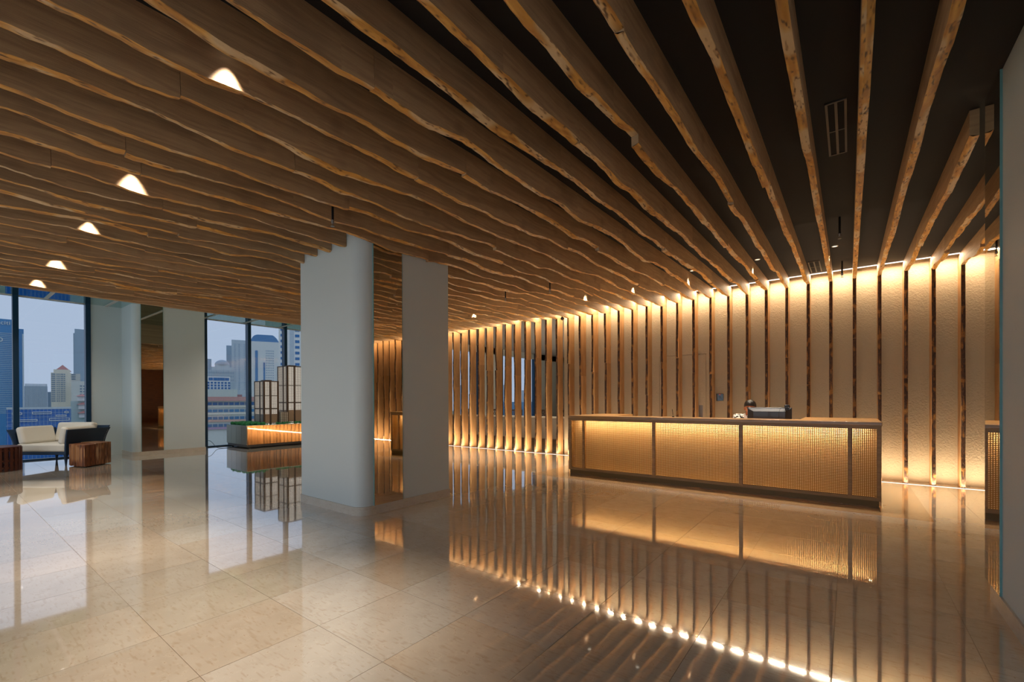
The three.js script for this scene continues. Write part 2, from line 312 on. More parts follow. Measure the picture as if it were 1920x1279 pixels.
for (let k = -7; k <= 4; k++) single('linear_slot', span(-14.4, -10.2, GY - 0.012, GY, -0.62 + 1.03 * (k - 1) - 0.03, -0.62 + 1.03 * (k - 1) + 0.03), M.slot, 'pale grey linear slot across the glossy ceiling strip', 'ceiling slot', 'linear slots in the glossy ceiling');
structure('trim_2', span(FX, XL, GY + 0.02, GY + 0.2, -9.6, FZ + 0.1), M.paint, 'roof slab above the window strip');
structure('trim_3', span(XL - 0.03, 8.1, 3.75, 3.95, -9.7, FZ + 0.1), M.paint, 'roof slab above the beams');

// ------------------------------------------------------------------ lounge beyond the open slats
{
  structure('ceiling', span(-14.45, -2, 3.94, 4.1, -26, -9.6), std(0x8d8a86, 0.7), 'grey ceiling of the lounge beyond the slats');
  structure('wall_end', [span(-14.45, -2, 0, 4, -26.1, -25.9), span(-2.1, -2, 0, 4, -26, -9.6), span(-14.45, -10.4, 3.6, 4, -9.63, -9.5), span(-10.4, -2, 3.55, 4, -9.75, -9.6)], M.paintWarm, 'walls of the lounge beyond the slats');
  structure('wall_lounge', [span(FX - 0.15, FX + 0.02, 0, 3.94, -14.4, -9.6), span(FX - 0.15, FX + 0.06, 0, 3.94, -18.2, -16.4), span(FX - 0.15, FX + 0.06, 0, 3.94, -26, -21.4)], M.paint, 'wall pieces between the lounge windows');
  glazing('window_4', false, FX, -16.4, -14.45, [-14.5, -15.5, -16.35], 3.94, 'lounge window beyond the slats');
  glazing('window_5', false, FX, -21.35, -18.25, [-18.3, -19.8, -21.3], 3.94, 'wide lounge window beyond the slats');
  const b = thing('banquette', 'long grey upholstered banquette beyond the open slats', 'bench', [-8.4, 0, -11.05]);
  part('plinth', span(-4.2, 2.6, 0, 0.18, -0.25, 0.2), std(0x53402c, 0.6), b);
  part('back', rbox(7.0, 0.6, 0.2, 0.03, -0.75, 0.48, 0.15), std(0x8a8178, 0.85), b);
  part('cap_rail', rbox(7.04, 0.045, 0.26, 0.015, -0.75, 0.80, 0.15), std(0xb9b0a4, 0.5), b);
  part('seat', rbox(6.9, 0.16, 0.5, 0.04, -0.75, 0.40, -0.22), std(0x8a8178, 0.85), b);
  // lattice-backed chairs
  for (let k = 0; k < 5; k++) {
    const c = thing('lattice_chair', 'dark lattice-back chair behind the grey banquette', 'chair', [-6.9 - 1.05 * k, 0, -12.3 - 0.1 * (k % 2)], rr(-0.3, 0.3), 'lattice chairs in the lounge');
    const dark = M.chairDark ??= std(0x3b2e26, 0.5), pale = M.chairPale ??= std(0xcfc6b8, 0.7);
    part('seat', rbox(0.48, 0.06, 0.46, 0.02, 0, 0.45, 0), pale, c);
    for (const sx of [-1, 1]) for (const sz of [-1, 1]) part('leg', cyl(0.018, 0.014, 0.44, 0.2 * sx, 0.22, 0.19 * sz, 10), dark, c);
    const bars = [span(-0.25, -0.22, 0.45, 0.98, 0.19, 0.23), span(0.22, 0.25, 0.45, 0.98, 0.19, 0.23), span(-0.25, 0.25, 0.94, 0.98, 0.19, 0.23), span(-0.25, 0.25, 0.55, 0.58, 0.19, 0.23)];
    for (let i = -3; i <= 3; i++) for (const s of [-1, 1]) { const q = box(0.012, 0.42, 0.012); q.rotateZ(s * 0.42); q.translate(i * 0.06, 0.76, 0.21); bars.push(q); }
    part('lattice_back', bars, dark, c);
  }
}

// ------------------------------------------------------------------ ceiling fittings
function spot(parent, pos, target, intensity, angle, penumbra, color = DOWN) {
  const s = new THREE.SpotLight(color, intensity, 0, angle, penumbra, 2); s.name = 'lamp_light'; s.castShadow = true; s.shadow.radius = 2; s.position.set(...pos); s.target.position.set(...target); parent.add(s); parent.add(s.target);
}
function downlight(x, z, y, intensity, angle, label, group, aim = [0, 0]) {
  const t = thing('downlight', label, 'downlight', [x, y, z], 0, group);
  const ring = new THREE.TorusGeometry(0.034, 0.006, 8, 28); ring.rotateX(Math.PI / 2);
  part('trim_ring', ring, std(0xb8b2a8, 0.4), t); part('lamp_lens', cyl(0.031, 0.031, 0.006, 0, 0.001, 0, 24), M.lampGlow, t);
  spot(t, [0, -0.012, 0], [aim[0], -3, aim[1]], intensity, angle, 1.0);
}
const besideX = (x) => X0 + 0.05 + DX * Math.floor((x - X0) / DX) + 0.062;
const gapX = (x) => { const n = Math.round((x - X0 - 0.025) / DX - 0.5); return X0 + 0.025 + DX * (n + 0.5); };
for (const x of [-2.72, -4.5, -6.2, -7.95, -9.62]) downlight(besideX(x), -1.02, ceilY(-1.02) - 0.002, 40, 0.5, 'round recessed downlight glowing between the beams', 'downlights over the open floor');
for (const x of [-0.08, -1.03, -2.0, -2.98, -3.9, -6.8, -8.2]) downlight(besideX(x), -7.6, ceilY(-7.6) - 0.002, 34, 0.5, 'round recessed downlight in the dark ceiling over the desk', 'downlights over the reception desk');
for (const [x, z] of [[-11.5, -1.5], [-11.5, -5.7], [-11.5, 1.4]]) downlight(x, z, GY - 0.004, 17, 0.95, 'unseen downlight added in the glossy ceiling strip to brighten the window side', 'added fill downlights along the windows', [-1.2, 0]);  // unseen lamps added to brighten the sofa, far column and model
for (const [x, z] of [[-7, -13], [-9.5, -13], [-6, -16], [-9, -16], [-11.5, -16], [-8, -19.5], [-11, -19.5]]) downlight(x, z, 3.936, 60, 0.9, 'round downlight glowing in the grey lounge ceiling', 'downlights in the lounge');

function sprinkler(x, z, len, label) {
  const y = ceilY(z), t = thing('sprinkler', label, 'sprinkler', [x, y, z], 0, 'sprinklers under the ceiling');
  part('pipe', cyl(0.011, 0.011, len, 0, -len / 2, 0, 12), M.blackMetal, t);
  part('head', [cyl(0.016, 0.012, 0.03, 0, -len - 0.015, 0, 12), cyl(0.005, 0.005, 0.03, 0, -len - 0.04, 0, 8), cyl(0.018, 0.018, 0.003, 0, -len - 0.056, 0, 14)], M.steel, t);
}
for (const [x, z, l, label] of [[-3.9, -2.32, 0.28, 'black sprinkler drop pipe hanging in front of the mirror-strip column'], [-0.07, -6.32, 0.19, 'black sprinkler drop pipe in the dark ceiling near a round downlight'], [-0.08, -8.6, 0.19, 'dark sprinkler drop pipe hanging before the bright head of the slat wall'], [-3.7, -6.13, 0.28, 'small sprinkler tip showing under the beams in front of the desk end'], [-4.86, -6.17, 0.28, 'small sprinkler tip showing under the beams beside the column mirror'], [1.45, -8.7, 0.2, 'sprinkler drop pipe seen in the mirror strip with the glass edge']]) sprinkler(gapX(x), z, l, label);

function vent(z0, z1, x, w, label) {
  const zc = (z0 + z1) / 2, L = z1 - z0, y = ceilY(zc), t = thing('air_vent', label, 'air vent', [x, y, zc]); t.rotation.x = Math.atan(0.0243);
  const fr = std(0x5a524a, 0.5, { metalness: 0.3 });
  part('frame', [span(-w, -w + 0.014, -0.008, 0.004, -L / 2, L / 2), span(w - 0.014, w, -0.008, 0.004, -L / 2, L / 2), span(-w, w, -0.008, 0.004, -L / 2, -L / 2 + 0.014), span(-w, w, -0.008, 0.004, L / 2 - 0.014, L / 2)], fr, t);
  part('slat', span(-0.008, 0.008, -0.008, 0.004, -L / 2, L / 2), fr, t); part('crossbar', span(-w, w, -0.007, 0.002, -0.006, 0.006), fr, t);
  part('slot_back', span(-w + 0.01, w - 0.01, -0.003, 0.001, -L / 2 + 0.01, L / 2 - 0.01), std(0x050505, 0.9), t);
}
vent(-4.58, -3.72, -0.07, 0.06, 'long slotted air vent in the dark ceiling between beams');
vent(-9.12, -8.3, -0.43, 0.075, 'slotted air vent in the dark ceiling near the slat wall');

// wall camera and call panel
{
  const c = thing('security_camera', 'small black dome camera at the top of the slat wall', 'camera', [-5.36, 3.22, -9.12]);
  part('bracket', [cyl(0.03, 0.03, 0.02, 0, 0.06, 0), cyl(0.012, 0.012, 0.05, 0, 0.035, 0)], M.blackMetal, c);
  part('dome', new THREE.SphereGeometry(0.045, 20, 14), phys({ color: 0x0c0c0d, roughness: 0.1, clearcoat: 1 }), c);
  const p = thing('call_panel', 'black square wall panel with tiny red light beside the service door', 'control panel', [-2.0, 1.345, WALLZ]);
  part('body', rbox(0.13, 0.14, 0.025, 0.006, 0, 0, 0.0135), phys({ color: 0x0b0c0c, roughness: 0.2, clearcoat: 0.6 }), p);
  part('indicator_light', box(0.02, 0.008, 0.002, 0, 0.055, 0.0268), std(0x220000, 0.4, { emissive: 0xff1a10, emissiveIntensity: 0.8 }), p);
  const ring = new THREE.TorusGeometry(0.016, 0.0025, 6, 20); ring.translate(0, 0.005, 0.0265); const hd = box(0.022, 0.004, 0.002); hd.rotateZ(-0.8); hd.translate(0.02, -0.016, 0.0268);
  part('emblem', [ring, hd], std(0x6c7472, 0.5), p);
}

// ------------------------------------------------------------------ reception desk
{
  const d = thing('reception_desk', 'long timber reception desk with backlit woven lattice front', 'desk', [-1.835, 0, -6.98]);
  const A = -2.145, B = 2.145, DEP = 1.3, wood = (g) => metreUV(g);
  part('plinth', [span(A + 0.02, B - 0.02, 0, 0.07, -0.08, -0.012), span(A + 0.02, A + 0.08, 0, 0.07, -DEP, -0.02), span(B - 0.08, B - 0.02, 0, 0.07, -DEP, -0.02)], M.plinth, d);
  part('counter_top', [rbox(B - A + 0.02, 0.045, 0.4, 0.006, 0, 1.006, -0.19), rbox(0.68, 0.045, DEP - 0.38, 0.006, A + 0.33, 1.006, -0.38 - (DEP - 0.38) / 2), rbox(0.86, 0.045, DEP - 0.38, 0.006, B - 0.42, 1.006, -0.38 - (DEP - 0.38) / 2)].map(wood), M.deskTop, d);
  const posts = [[-2.145, -2.095], [-1.875, -1.835], [-0.645, -0.595], [0.595, 0.645], [1.825, 1.865], [2.105, 2.145]];
  for (const [a, b] of posts) part('post', wood(span(a, b, 0.07, 0.985, -0.05, 0)), M.deskWood, d);
  part('top_rail', wood(span(A, B, 0.945, 0.985, -0.052, -0.002)), M.deskWood, d);
  part('bottom_rail', wood(span(A, B, 0.07, 0.112, -0.052, -0.002)), M.deskWood, d);
  const PI = 0.0205, lattice = (a, b, y0, y1) => { // in the x-y plane
    const g = [], n = Math.round((b - a) / PI), p = (b - a) / n, r = Math.round((y1 - y0) / PI), q = (y1 - y0) / r;
    for (let i = 0; i <= n; i++) g.push(box(0.0098, y1 - y0, 0.0016, a + i * p, (y0 + y1) / 2, 0.0009));
    for (let j = 0; j <= r; j++) g.push(box(b - a, 0.0098, 0.0016, (a + b) / 2, y0 + j * q, -0.0009));
    return merge(g);
  };
  for (let i = 0; i < 5; i++) { const g = lattice(posts[i][1], posts[i + 1][0], 0.112, 0.945); g.translate(0, 0, -0.022); part('lattice_panel', g, M.cane, d); }
  for (const s of [-1, 1]) {
    const xs = s > 0 ? B : A, zs = [[-0.05, 0], [-0.29, -0.25], [-0.98, -0.94], [-DEP, -DEP + 0.05]].map((q) => q);
    for (const [a, b] of zs.slice(1)) part('end_post', wood(span(Math.min(xs, xs - s * 0.05), Math.max(xs, xs - s * 0.05), 0.07, 0.985, a, b)), M.deskWood, d);
    for (const [y0, y1] of [[0.945, 0.985], [0.07, 0.112]]) part('end_rail', wood(span(Math.min(xs - s * 0.002, xs - s * 0.052), Math.max(xs - s * 0.002, xs - s * 0.052), y0, y1, -DEP + 0.01, -0.05)), M.deskWood, d);
    for (let i = 0; i < 3; i++) { const g = lattice(zs[i + 1][1], zs[i][0], 0.112, 0.945); g.rotateY(-Math.PI / 2); g.translate(xs - s * 0.022, 0, 0); part('end_lattice', g, M.cane, d); }
    part('end_backing', span(Math.min(xs - s * 0.17, xs - s * 0.18), Math.max(xs - s * 0.17, xs - s * 0.18), 0.07, 0.985, -DEP, -0.195), M.cream, d);
    part('end_closing', span(Math.min(xs - s * 0.01, xs - s * 0.18), Math.max(xs - s * 0.01, xs - s * 0.18), 0.07, 0.985, -DEP, -DEP + 0.01), M.deskWood, d);
    const l = new THREE.RectAreaLight(AMBER, 190, DEP - 0.25, 0.03); l.name = 'desk_end_light'; l.position.set(xs - s * 0.1, 0.962, -DEP / 2 - 0.05); l.lookAt(xs - s * 0.14, 0, -DEP / 2 - 0.05); l.rotation.order = 'XYZ';
    const e = new THREE.Object3D(); e.position.copy(l.position); l.rotation.set(-Math.PI / 2, 0, Math.PI / 2); d.add(l);
    part('end_led', span(Math.min(xs - s * 0.085, xs - s * 0.115), Math.max(xs - s * 0.085, xs - s * 0.115), 0.966, 0.98, -DEP + 0.1, -0.2), M.led, d);
  }
  part('backing_board', span(A + 0.03, B - 0.03, 0.07, 0.985, -0.19, -0.18), M.cream, d);
  part('floor_board', span(A + 0.03, B - 0.03, 0.07, 0.08, -0.18, -0.03), M.cream, d);
  part('led_line', span(A + 0.1, B - 0.1, 0.966, 0.98, -0.105, -0.08), M.led, d);
  const l = new THREE.RectAreaLight(AMBER, 125, B - A - 0.25, 0.03); l.name = 'desk_light'; l.position.set(0, 0.962, -0.09); l.rotation.set(-Math.PI / 2, 0, 0); d.add(l);
  part('staff_panel', wood(span(A + 0.68, B - 0.86, 0.07, 0.985, -0.385, -0.365)), M.deskWood, d);
  part('worktop', wood(span(A + 0.68, B - 0.86, 0.71, 0.74, -1.05, -0.385)), M.deskTop, d);
  part('wing_panel', wood(span(A + 0.64, A + 0.66, 0.07, 0.985, -DEP, -0.385)), M.deskWood, d); part('wing_panel', wood(span(B - 0.84, B - 0.82, 0.07, 0.985, -DEP, -0.385)), M.deskWood, d);

  const mo = thing('computer_monitor', 'black computer monitor seen from behind on the reception desk', 'monitor', [-0.955, 0.74, -7.72], 0.06);
  const dark = phys({ color: 0x2b2d31, roughness: 0.35, clearcoat: 0.3 }), back = new THREE.CylinderGeometry(0.19, 0.262, 0.035, 4, 1); back.rotateY(Math.PI / 4); back.rotateX(Math.PI / 2); back.scale(1.53, 0.93, 1); back.translate(0, 0.26, 0.0275);
  part('body', rbox(0.58, 0.37, 0.022, 0.008, 0, 0.26, 0), dark, mo); const shell = part('back_shell', back.toNonIndexed(), dark, mo); shell.geometry.computeVertexNormals();
  part('vent_slot', box(0.4, 0.008, 0.004, 0, 0.385, 0.0365), std(0x060606, 0.9), shell); part('screen', box(0.55, 0.33, 0.002, 0, 0.265, -0.0116), std(0x0c1420, 0.2, { emissive: 0x9db8d8, emissiveIntensity: 0.5 }), mo);
  part('stand', [box(0.05, 0.2, 0.02, 0, 0.1, 0.02), rbox(0.22, 0.012, 0.17, 0.005, 0, 0.006, 0.02)], dark, mo);
  const wc = thing('webcam', 'small black webcam clipped on top of the monitor', 'webcam', [-0.725, 1.186, -7.72]);
  part('body', rbox(0.065, 0.036, 0.035, 0.008, 0, 0.02, 0), M.blackMetal, wc); part('clip', rbox(0.05, 0.05, 0.012, 0.004, 0, -0.02, 0.022), M.blackMetal, wc); part('cable', tube([[-0.02, 0, 0.025], [-0.08, -0.02, 0.05], [-0.1, -0.12, 0.055], [-0.1, -0.3, 0.06]], 0.002), M.blackMetal, wc);
  const kb = thing('keyboard', 'black keyboard on the worktop behind the counter', 'keyboard', [-1.15, 0.74, -7.85]); part('tray', rbox(0.42, 0.018, 0.14, 0.006, 0, 0.009, 0), M.blackMetal, kb);
  const pn = thing('desk_pen', 'thin black pen upright in a small base on the counter', 'pen', [-2.23, 1.0285, -7.25]); part('pen', (() => { const g = cyl(0.004, 0.003, 0.12, 0, 0.065, 0, 8); g.rotateZ(0.12); return g; })(), M.blackMetal, pn); part('base', cyl(0.016, 0.02, 0.012, 0, 0.006, 0, 16), M.blackMetal, pn);
}

// ------------------------------------------------------------------ the seated person
function sdfMesh(fn, c, half, cell) {
  const N = Math.ceil(2 * half / cell), mc = new MarchingCubes(N, new THREE.MeshStandardMaterial(), false, false, 200000); mc.isolation = 0;
  const h = mc.halfsize, s = mc.size;
  for (let z = 0; z < s; z++) for (let y = 0; y < s; y++) for (let x = 0; x < s; x++) mc.field[x + y * s + z * s * s] = -fn(c[0] + (x - h) / h * half, c[1] + (y - h) / h * half, c[2] + (z - h) / h * half);
  mc.update();
  const n = mc.count, p = new Float32Array(n * 3), q = new Float32Array(n * 3);
  for (let i = 0; i < n; i++) for (let k = 0; k < 3; k++) { p[3 * i + k] = c[k] + mc.positionArray[3 * i + k] * half; q[3 * i + k] = mc.normalArray[3 * i + k]; }
  const g = new THREE.BufferGeometry(); g.setAttribute('position', new THREE.BufferAttribute(p, 3)); g.setAttribute('normal', new THREE.BufferAttribute(q, 3)); g.setAttribute('uv', new THREE.BufferAttribute(new Float32Array(n * 2), 2)); return g;
}
function capsule(a, b, ra, rb) {
  const d = [b[0] - a[0], b[1] - a[1], b[2] - a[2]], l2 = d[0] * d[0] + d[1] * d[1] + d[2] * d[2];
  return (x, y, z) => { const px = x - a[0], py = y - a[1], pz = z - a[2], t = clamp((px * d[0] + py * d[1] + pz * d[2]) / l2); return Math.hypot(px - d[0] * t, py - d[1] * t, pz - d[2] * t) - (ra + (rb - ra) * t); };
}
const ellipsoid = (c, r) => (x, y, z) => { const a = (x - c[0]) / r[0], b = (y - c[1]) / r[1], d = (z - c[2]) / r[2], k = Math.hypot(a, b, d); return (k - 1) * Math.min(...r); };
const smin = (list, k) => (x, y, z) => { let m = 1e9; for (const f of list) { const d = f(x, y, z); const h = clamp(0.5 + 0.5 * (m - d) / k); m = m > 1e8 ? d : m * (1 - h) + d * h - k * h * (1 - h); } return m; };
{
  // local frame: seat height 0.46, facing +z, head bent over the worktop
  const p = thing('person', 'person with short dark hair and patterned shirt bent over the desk behind the monitor', 'person', [-1.315, 0, -8.36], 0.1);
  const skin = std(0xa8653c, 0.55), hairM = std(0x14100e, 0.4), trous = std(0x23262e, 0.8);
  const shirtTex = texture(256, 256, (x, y) => { const v = n16(x * 16, y * 16) * 0.6 + n32(x * 32, y * 32) * 0.4; return v > 0.56 ? [0.07, 0.06, 0.06] : [0.9, 0.87, 0.82]; }, true, 3, 3);
  const shirt = std(0xffffff, 0.85, { map: shirtTex });
  const hip = [0, 0.53, -0.02], chest = [0, 0.9, 0.06], neck = [0, 1.06, 0.10], head = [0.012, 1.165, 0.16];
  const arm = (s) => ({ sh: [0.185 * s, 1.0, 0.07], el: [0.25 * s, 0.76, 0.25], wr: [0.13 * s, 0.785, 0.47] });
  const headF = smin([ellipsoid([head[0], head[1] + 0.02, head[2] - 0.01], [0.076, 0.1, 0.094]), ellipsoid([head[0], head[1] - 0.055, head[2] + 0.035], [0.056, 0.062, 0.062]), capsule([head[0], head[1] + 0.012, head[2] + 0.085], [head[0], head[1] - 0.022, head[2] + 0.107], 0.009, 0.014), ellipsoid([head[0] + 0.078, head[1] - 0.008, head[2]], [0.012, 0.03, 0.02]), ellipsoid([head[0] - 0.078, head[1] - 0.008, head[2]], [0.012, 0.03, 0.02]), capsule([-0.02, head[1] - 0.06, head[2] + 0.092], [0.04, head[1] - 0.06, head[2] + 0.092], 0.008, 0.008), capsule(neck, [head[0], head[1] - 0.05, head[2] - 0.02], 0.055, 0.052)], 0.02);
  const bodyF = smin([capsule(hip, chest, 0.13, 0.125), capsule([-0.1, 0.97, 0.06], [0.1, 0.97, 0.06], 0.085, 0.085), capsule(chest, neck, 0.1, 0.055), ...[-1, 1].flatMap((s) => { const a = arm(s); return [capsule(a.sh, a.el, 0.055, 0.044), capsule(a.el, a.wr, 0.042, 0.027), capsule([0.09 * s, 0.52, 0], [0.12 * s, 0.52, 0.42], 0.085, 0.06), capsule([0.12 * s, 0.52, 0.42], [0.12 * s, 0.1, 0.38], 0.056, 0.036), capsule([0.12 * s, 0.05, 0.35], [0.13 * s, 0.035, 0.52], 0.04, 0.03)]; })], 0.04);
  const hands = [-1, 1].map((s) => { const w = arm(s).wr, fs = [capsule(w, [w[0] - 0.03 * s, w[1] - 0.004, w[2] + 0.07], 0.026, 0.03)]; for (let k = 0; k < 4; k++) { const o = (k - 1.5) * 0.019 * s, L = [0.066, 0.076, 0.07, 0.055][k], b = [w[0] - 0.03 * s - o, w[1] - 0.004, w[2] + 0.09], m = [b[0] - 0.008 * s, b[1] + 0.004, b[2] + L * 0.5]; fs.push(capsule(b, m, 0.009, 0.0085), capsule(m, [m[0] - 0.004 * s, m[1] - 0.018, m[2] + L * 0.45], 0.0085, 0.0075)); } fs.push(capsule([w[0] - 0.035 * s, w[1], w[2] + 0.035], [w[0] - 0.075 * s, w[1] - 0.008, w[2] + 0.075], 0.012, 0.009)); return sdfMesh(smin(fs, 0.008), [w[0] - 0.03 * s, w[1], w[2] + 0.08], 0.13, 0.0045); });
  const body = part('body', [sdfMesh(smin([bodyF, headF], 0.02), [0, 0.65, 0.15], 0.7, 0.0135), sdfMesh(headF, [head[0], head[1], head[2]], 0.16, 0.0045), ...hands], skin, p);
  const shirtF = smin([capsule(hip, chest, 0.142, 0.138), capsule([-0.1, 0.97, 0.06], [0.1, 0.97, 0.06], 0.097, 0.097), capsule(chest, [0, 1.03, 0.085], 0.112, 0.07), ...[-1, 1].map((s) => { const a = arm(s); return capsule(a.sh, [a.sh[0] + (a.el[0] - a.sh[0]) * 0.75, a.sh[1] + (a.el[1] - a.sh[1]) * 0.75, a.sh[2] + (a.el[2] - a.sh[2]) * 0.75], 0.068, 0.062); })], 0.035);
  part('shirt', metreUV(sdfMesh(shirtF, [0, 0.8, 0.08], 0.44, 0.012)), shirt, p);
  const trF = smin([capsule([-0.08, 0.53, -0.02], [0.08, 0.53, -0.02], 0.145, 0.145), ...[-1, 1].flatMap((s) => [capsule([0.09 * s, 0.52, 0], [0.12 * s, 0.52, 0.42], 0.097, 0.072), capsule([0.12 * s, 0.52, 0.42], [0.12 * s, 0.12, 0.38], 0.068, 0.055)])], 0.03);
  part('trousers', sdfMesh(trF, [0, 0.36, 0.2], 0.46, 0.014), trous, p);
  part('shoes', [-1, 1].map((s) => sdfMesh(capsule([0.12 * s, 0.05, 0.35], [0.13 * s, 0.04, 0.54], 0.05, 0.04), [0.12 * s, 0.06, 0.45], 0.2, 0.012)), std(0x111111, 0.4), p);
  const he = ellipsoid([head[0], head[1] + 0.034, head[2] - 0.018], [0.09, 0.105, 0.112]), cut = (x, y, z) => 0.75 * ((head[1] + 0.01) - y + 0.35 * Math.max(0, z - head[2] - 0.0) - 0.75 * Math.max(0, head[2] - z + 0.01));
  part('hair', sdfMesh((x, y, z) => Math.max(he(x, y, z) + 0.003 * Math.sin(90 * x) * Math.sin(70 * z), cut(x, y, z)), [head[0], head[1] + 0.02, head[2]], 0.16, 0.005), hairM, p);
  for (const s of [-1, 1]) part('eye', (() => { const g = new THREE.SphereGeometry(0.011, 12, 10); g.translate(head[0] + 0.031 * s, head[1] + 0.002, head[2] + 0.078); return g; })(), std(0x1a1210, 0.2), body);
  const c = thing('office_chair', 'dark swivel chair under the person behind the desk', 'chair', [-1.315, 0, -8.42], 0.1), cm = std(0x1c1c1e, 0.7);
  part('seat', rbox(0.48, 0.07, 0.46, 0.03, 0, 0.355, 0.02), cm, c); part('backrest', rbox(0.44, 0.34, 0.05, 0.02, 0, 0.72, -0.3), cm, c); part('stem', [cyl(0.025, 0.025, 0.26, 0, 0.2, 0), box(0.05, 0.22, 0.02, 0, 0.47, -0.29), box(0.05, 0.02, 0.3, 0, 0.36, -0.16)], M.blackMetal, c);
  for (let k = 0; k < 5; k++) { const a = k * 1.2566; part('foot', [(() => { const g = box(0.27, 0.03, 0.04, 0.14, 0.075, 0); g.rotateY(a); return g; })(), cyl(0.028, 0.028, 0.056, 0.27 * Math.cos(a), 0.03, -0.27 * Math.sin(a), 12)], M.blackMetal, c); }
}

// ------------------------------------------------------------------ sofa and side tables by the window
{
  const s = thing('sofa', 'cream-cushioned loveseat with flared navy woven frame beside the window', 'sofa', [-13.32, 0, -1.74], 0.63);
  const weave = texture(128, 128, (x, y) => 0.5 + 0.5 * Math.sin(x * 201) * Math.sin(y * 201), false, 6, 6);
  const navy = std(0x12304c, 0.55, { bumpMap: weave, bumpScale: 0.003 }), cream = std(0xe6dfd2, 0.9, { bumpMap: texture(128, 128, (x, y) => n128(x * 128, y * 128), false, 8, 8), bumpScale: 0.0015 });
  const W = 0.54, D = 0.42;
  part('frame_rail', rbox(2 * W, 0.06, 2 * D, 0.012, 0, 0.255, 0), navy, s);
  for (const a of [-1, 1]) for (const b of [-1, 1]) { const g = cyl(0.036, 0.014, 0.24, 0, -0.12, 0, 12); g.translate(a * (W - 0.06), 0.24, b * (D - 0.06)); part('leg', g, navy, s); }
  // flared panels: profile out of the vertical, swept along the side
  const flare = (len, h0, h1, out, cutFront) => { const P = [], I = [], U = [], n = 14, m = 16, t = 0.028; for (let f = 0; f < 2; f++) for (let i = 0; i <= n; i++) for (let j = 0; j <= m; j++) { const k = i / n, y = h0 + (h1 - h0) * k, o = out * Math.pow(k, 2.2), q = j / m, L = len * (1 + 0.22 * Math.pow(k, 2) * cutFront); P.push(o + (f ? t : 0), y, (q - 0.5) * L); U.push(q * len, y); }
    const S = (n + 1) * (m + 1); for (let i = 0; i < n; i++) for (let j = 0; j < m; j++) { const a = i * (m + 1) + j, b = a + 1, c = a + m + 1, d = c + 1; I.push(a, b, c, b, d, c, S + a, S + c, S + b, S + b, S + c, S + d); }
    for (let j = 0; j < m; j++) { const a = n * (m + 1) + j; I.push(a, a + 1, S + a, a + 1, S + a + 1, S + a); const b = j; I.push(b, S + b, b + 1, b + 1, S + b, S + b + 1); }
    for (let i = 0; i < n; i++) for (const e of [0, m]) { const a = i * (m + 1) + e, c = a + m + 1; e ? I.push(a, S + a, c, c, S + a, S + c) : I.push(a, c, S + a, c, S + c, S + a); }
    const g = new THREE.BufferGeometry(); g.setAttribute('position', new THREE.Float32BufferAttribute(P, 3)); g.setAttribute('uv', new THREE.Float32BufferAttribute(U, 2)); g.setIndex(I); const r = g.toNonIndexed(); r.computeVertexNormals(); return r; };
  const right = flare(2 * D, 0.24, 0.74, 0.1, 0.6); right.translate(W - 0.03, 0, 0); const armPanel = part('arm_panel', right, navy, s); { const st = []; for (let k = 0; k < 12; k++) { const q = 0.3 + k * 0.034, kk = (q - 0.24) / 0.5; st.push(box(0.004, 0.014, 0.004, W - 0.03 + 0.1 * Math.pow(kk, 2.2) + 0.03, q, -D * (1 + 0.132 * kk * kk) + 0.035)); } part('stitching', st, cream, armPanel); }
  const left = flare(2 * D, 0.24, 0.74, 0.1, 0.6); left.rotateY(Math.PI); left.translate(-W + 0.03, 0, 0); part('arm_panel', left, navy, s);
  const bk = flare(2 * W, 0.24, 0.78, 0.1, 0.4); bk.rotateY(Math.PI / 2); bk.translate(0, 0, -D + 0.03); part('back_panel', bk, navy, s);
  part('seat_cushion', rbox(2 * W - 0.07, 0.16, 2 * D - 0.03, 0.04, 0, 0.365, 0.02, 5), cream, s);
  const cush = (w, h, d) => rbox(w, h, d, 0.05, 0, h / 2, 0, 5);
  const c1 = cush(0.8, 0.42, 0.15); c1.rotateX(-0.24); c1.translate(0.0, 0.44, -0.28); part('back_cushion', c1, cream, s);
  const c2 = cush(0.66, 0.36, 0.14); c2.rotateX(-0.22); c2.rotateY(Math.PI / 2); c2.translate(-0.4, 0.44, 0.08); part('arm_cushion', c2, cream, s);
  const c3 = cush(0.66, 0.36, 0.14); c3.rotateX(-0.22); c3.rotateY(-Math.PI / 2); c3.translate(0.4, 0.44, 0.08); part('arm_cushion', c3, cream, s);
  // the stump: a slice of trunk with a fluted side
  const outline = (corner, wob) => { const pts = []; for (let e = 0; e < 4; e++) { const a = corner[e], b = corner[(e + 1) % 4], n = 26; for (let i = 0; i < n; i++) { const t = i / n, x = a[0] + (b[0] - a[0]) * t, z = a[1] + (b[1] - a[1]) * t, L = Math.hypot(b[0] - a[0], b[1] - a[1]), nx = (b[1] - a[1]) / L, nz = -(b[0] - a[0]) / L, k = wob[e] * (0.5 * Math.sin(t * 31 + e) + 0.35 * Math.sin(t * 53 + 2 * e) + 0.5 * Math.abs(Math.sin(t * 17))) * Math.sin(Math.PI * t); pts.push(new THREE.Vector2(x + nx * k, z + nz * k)); } } return pts; };
  const stump = thing('stump_table', 'chunky natural wood stump side table in front of the sofa', 'side table', [-12.45, 0, -2.06]);
  const stumpTex = texture(256, 512, (x, y) => mixc(mixc(hexc(0x5a3620), hexc(0x9c6a42), n64(x * 64, y * 8)), hexc(0xcfae8a), clamp((n16(x * 16, y * 2) - 0.62) * 6) * 0.8), true, 1 / 0.9, 1 / 0.6);
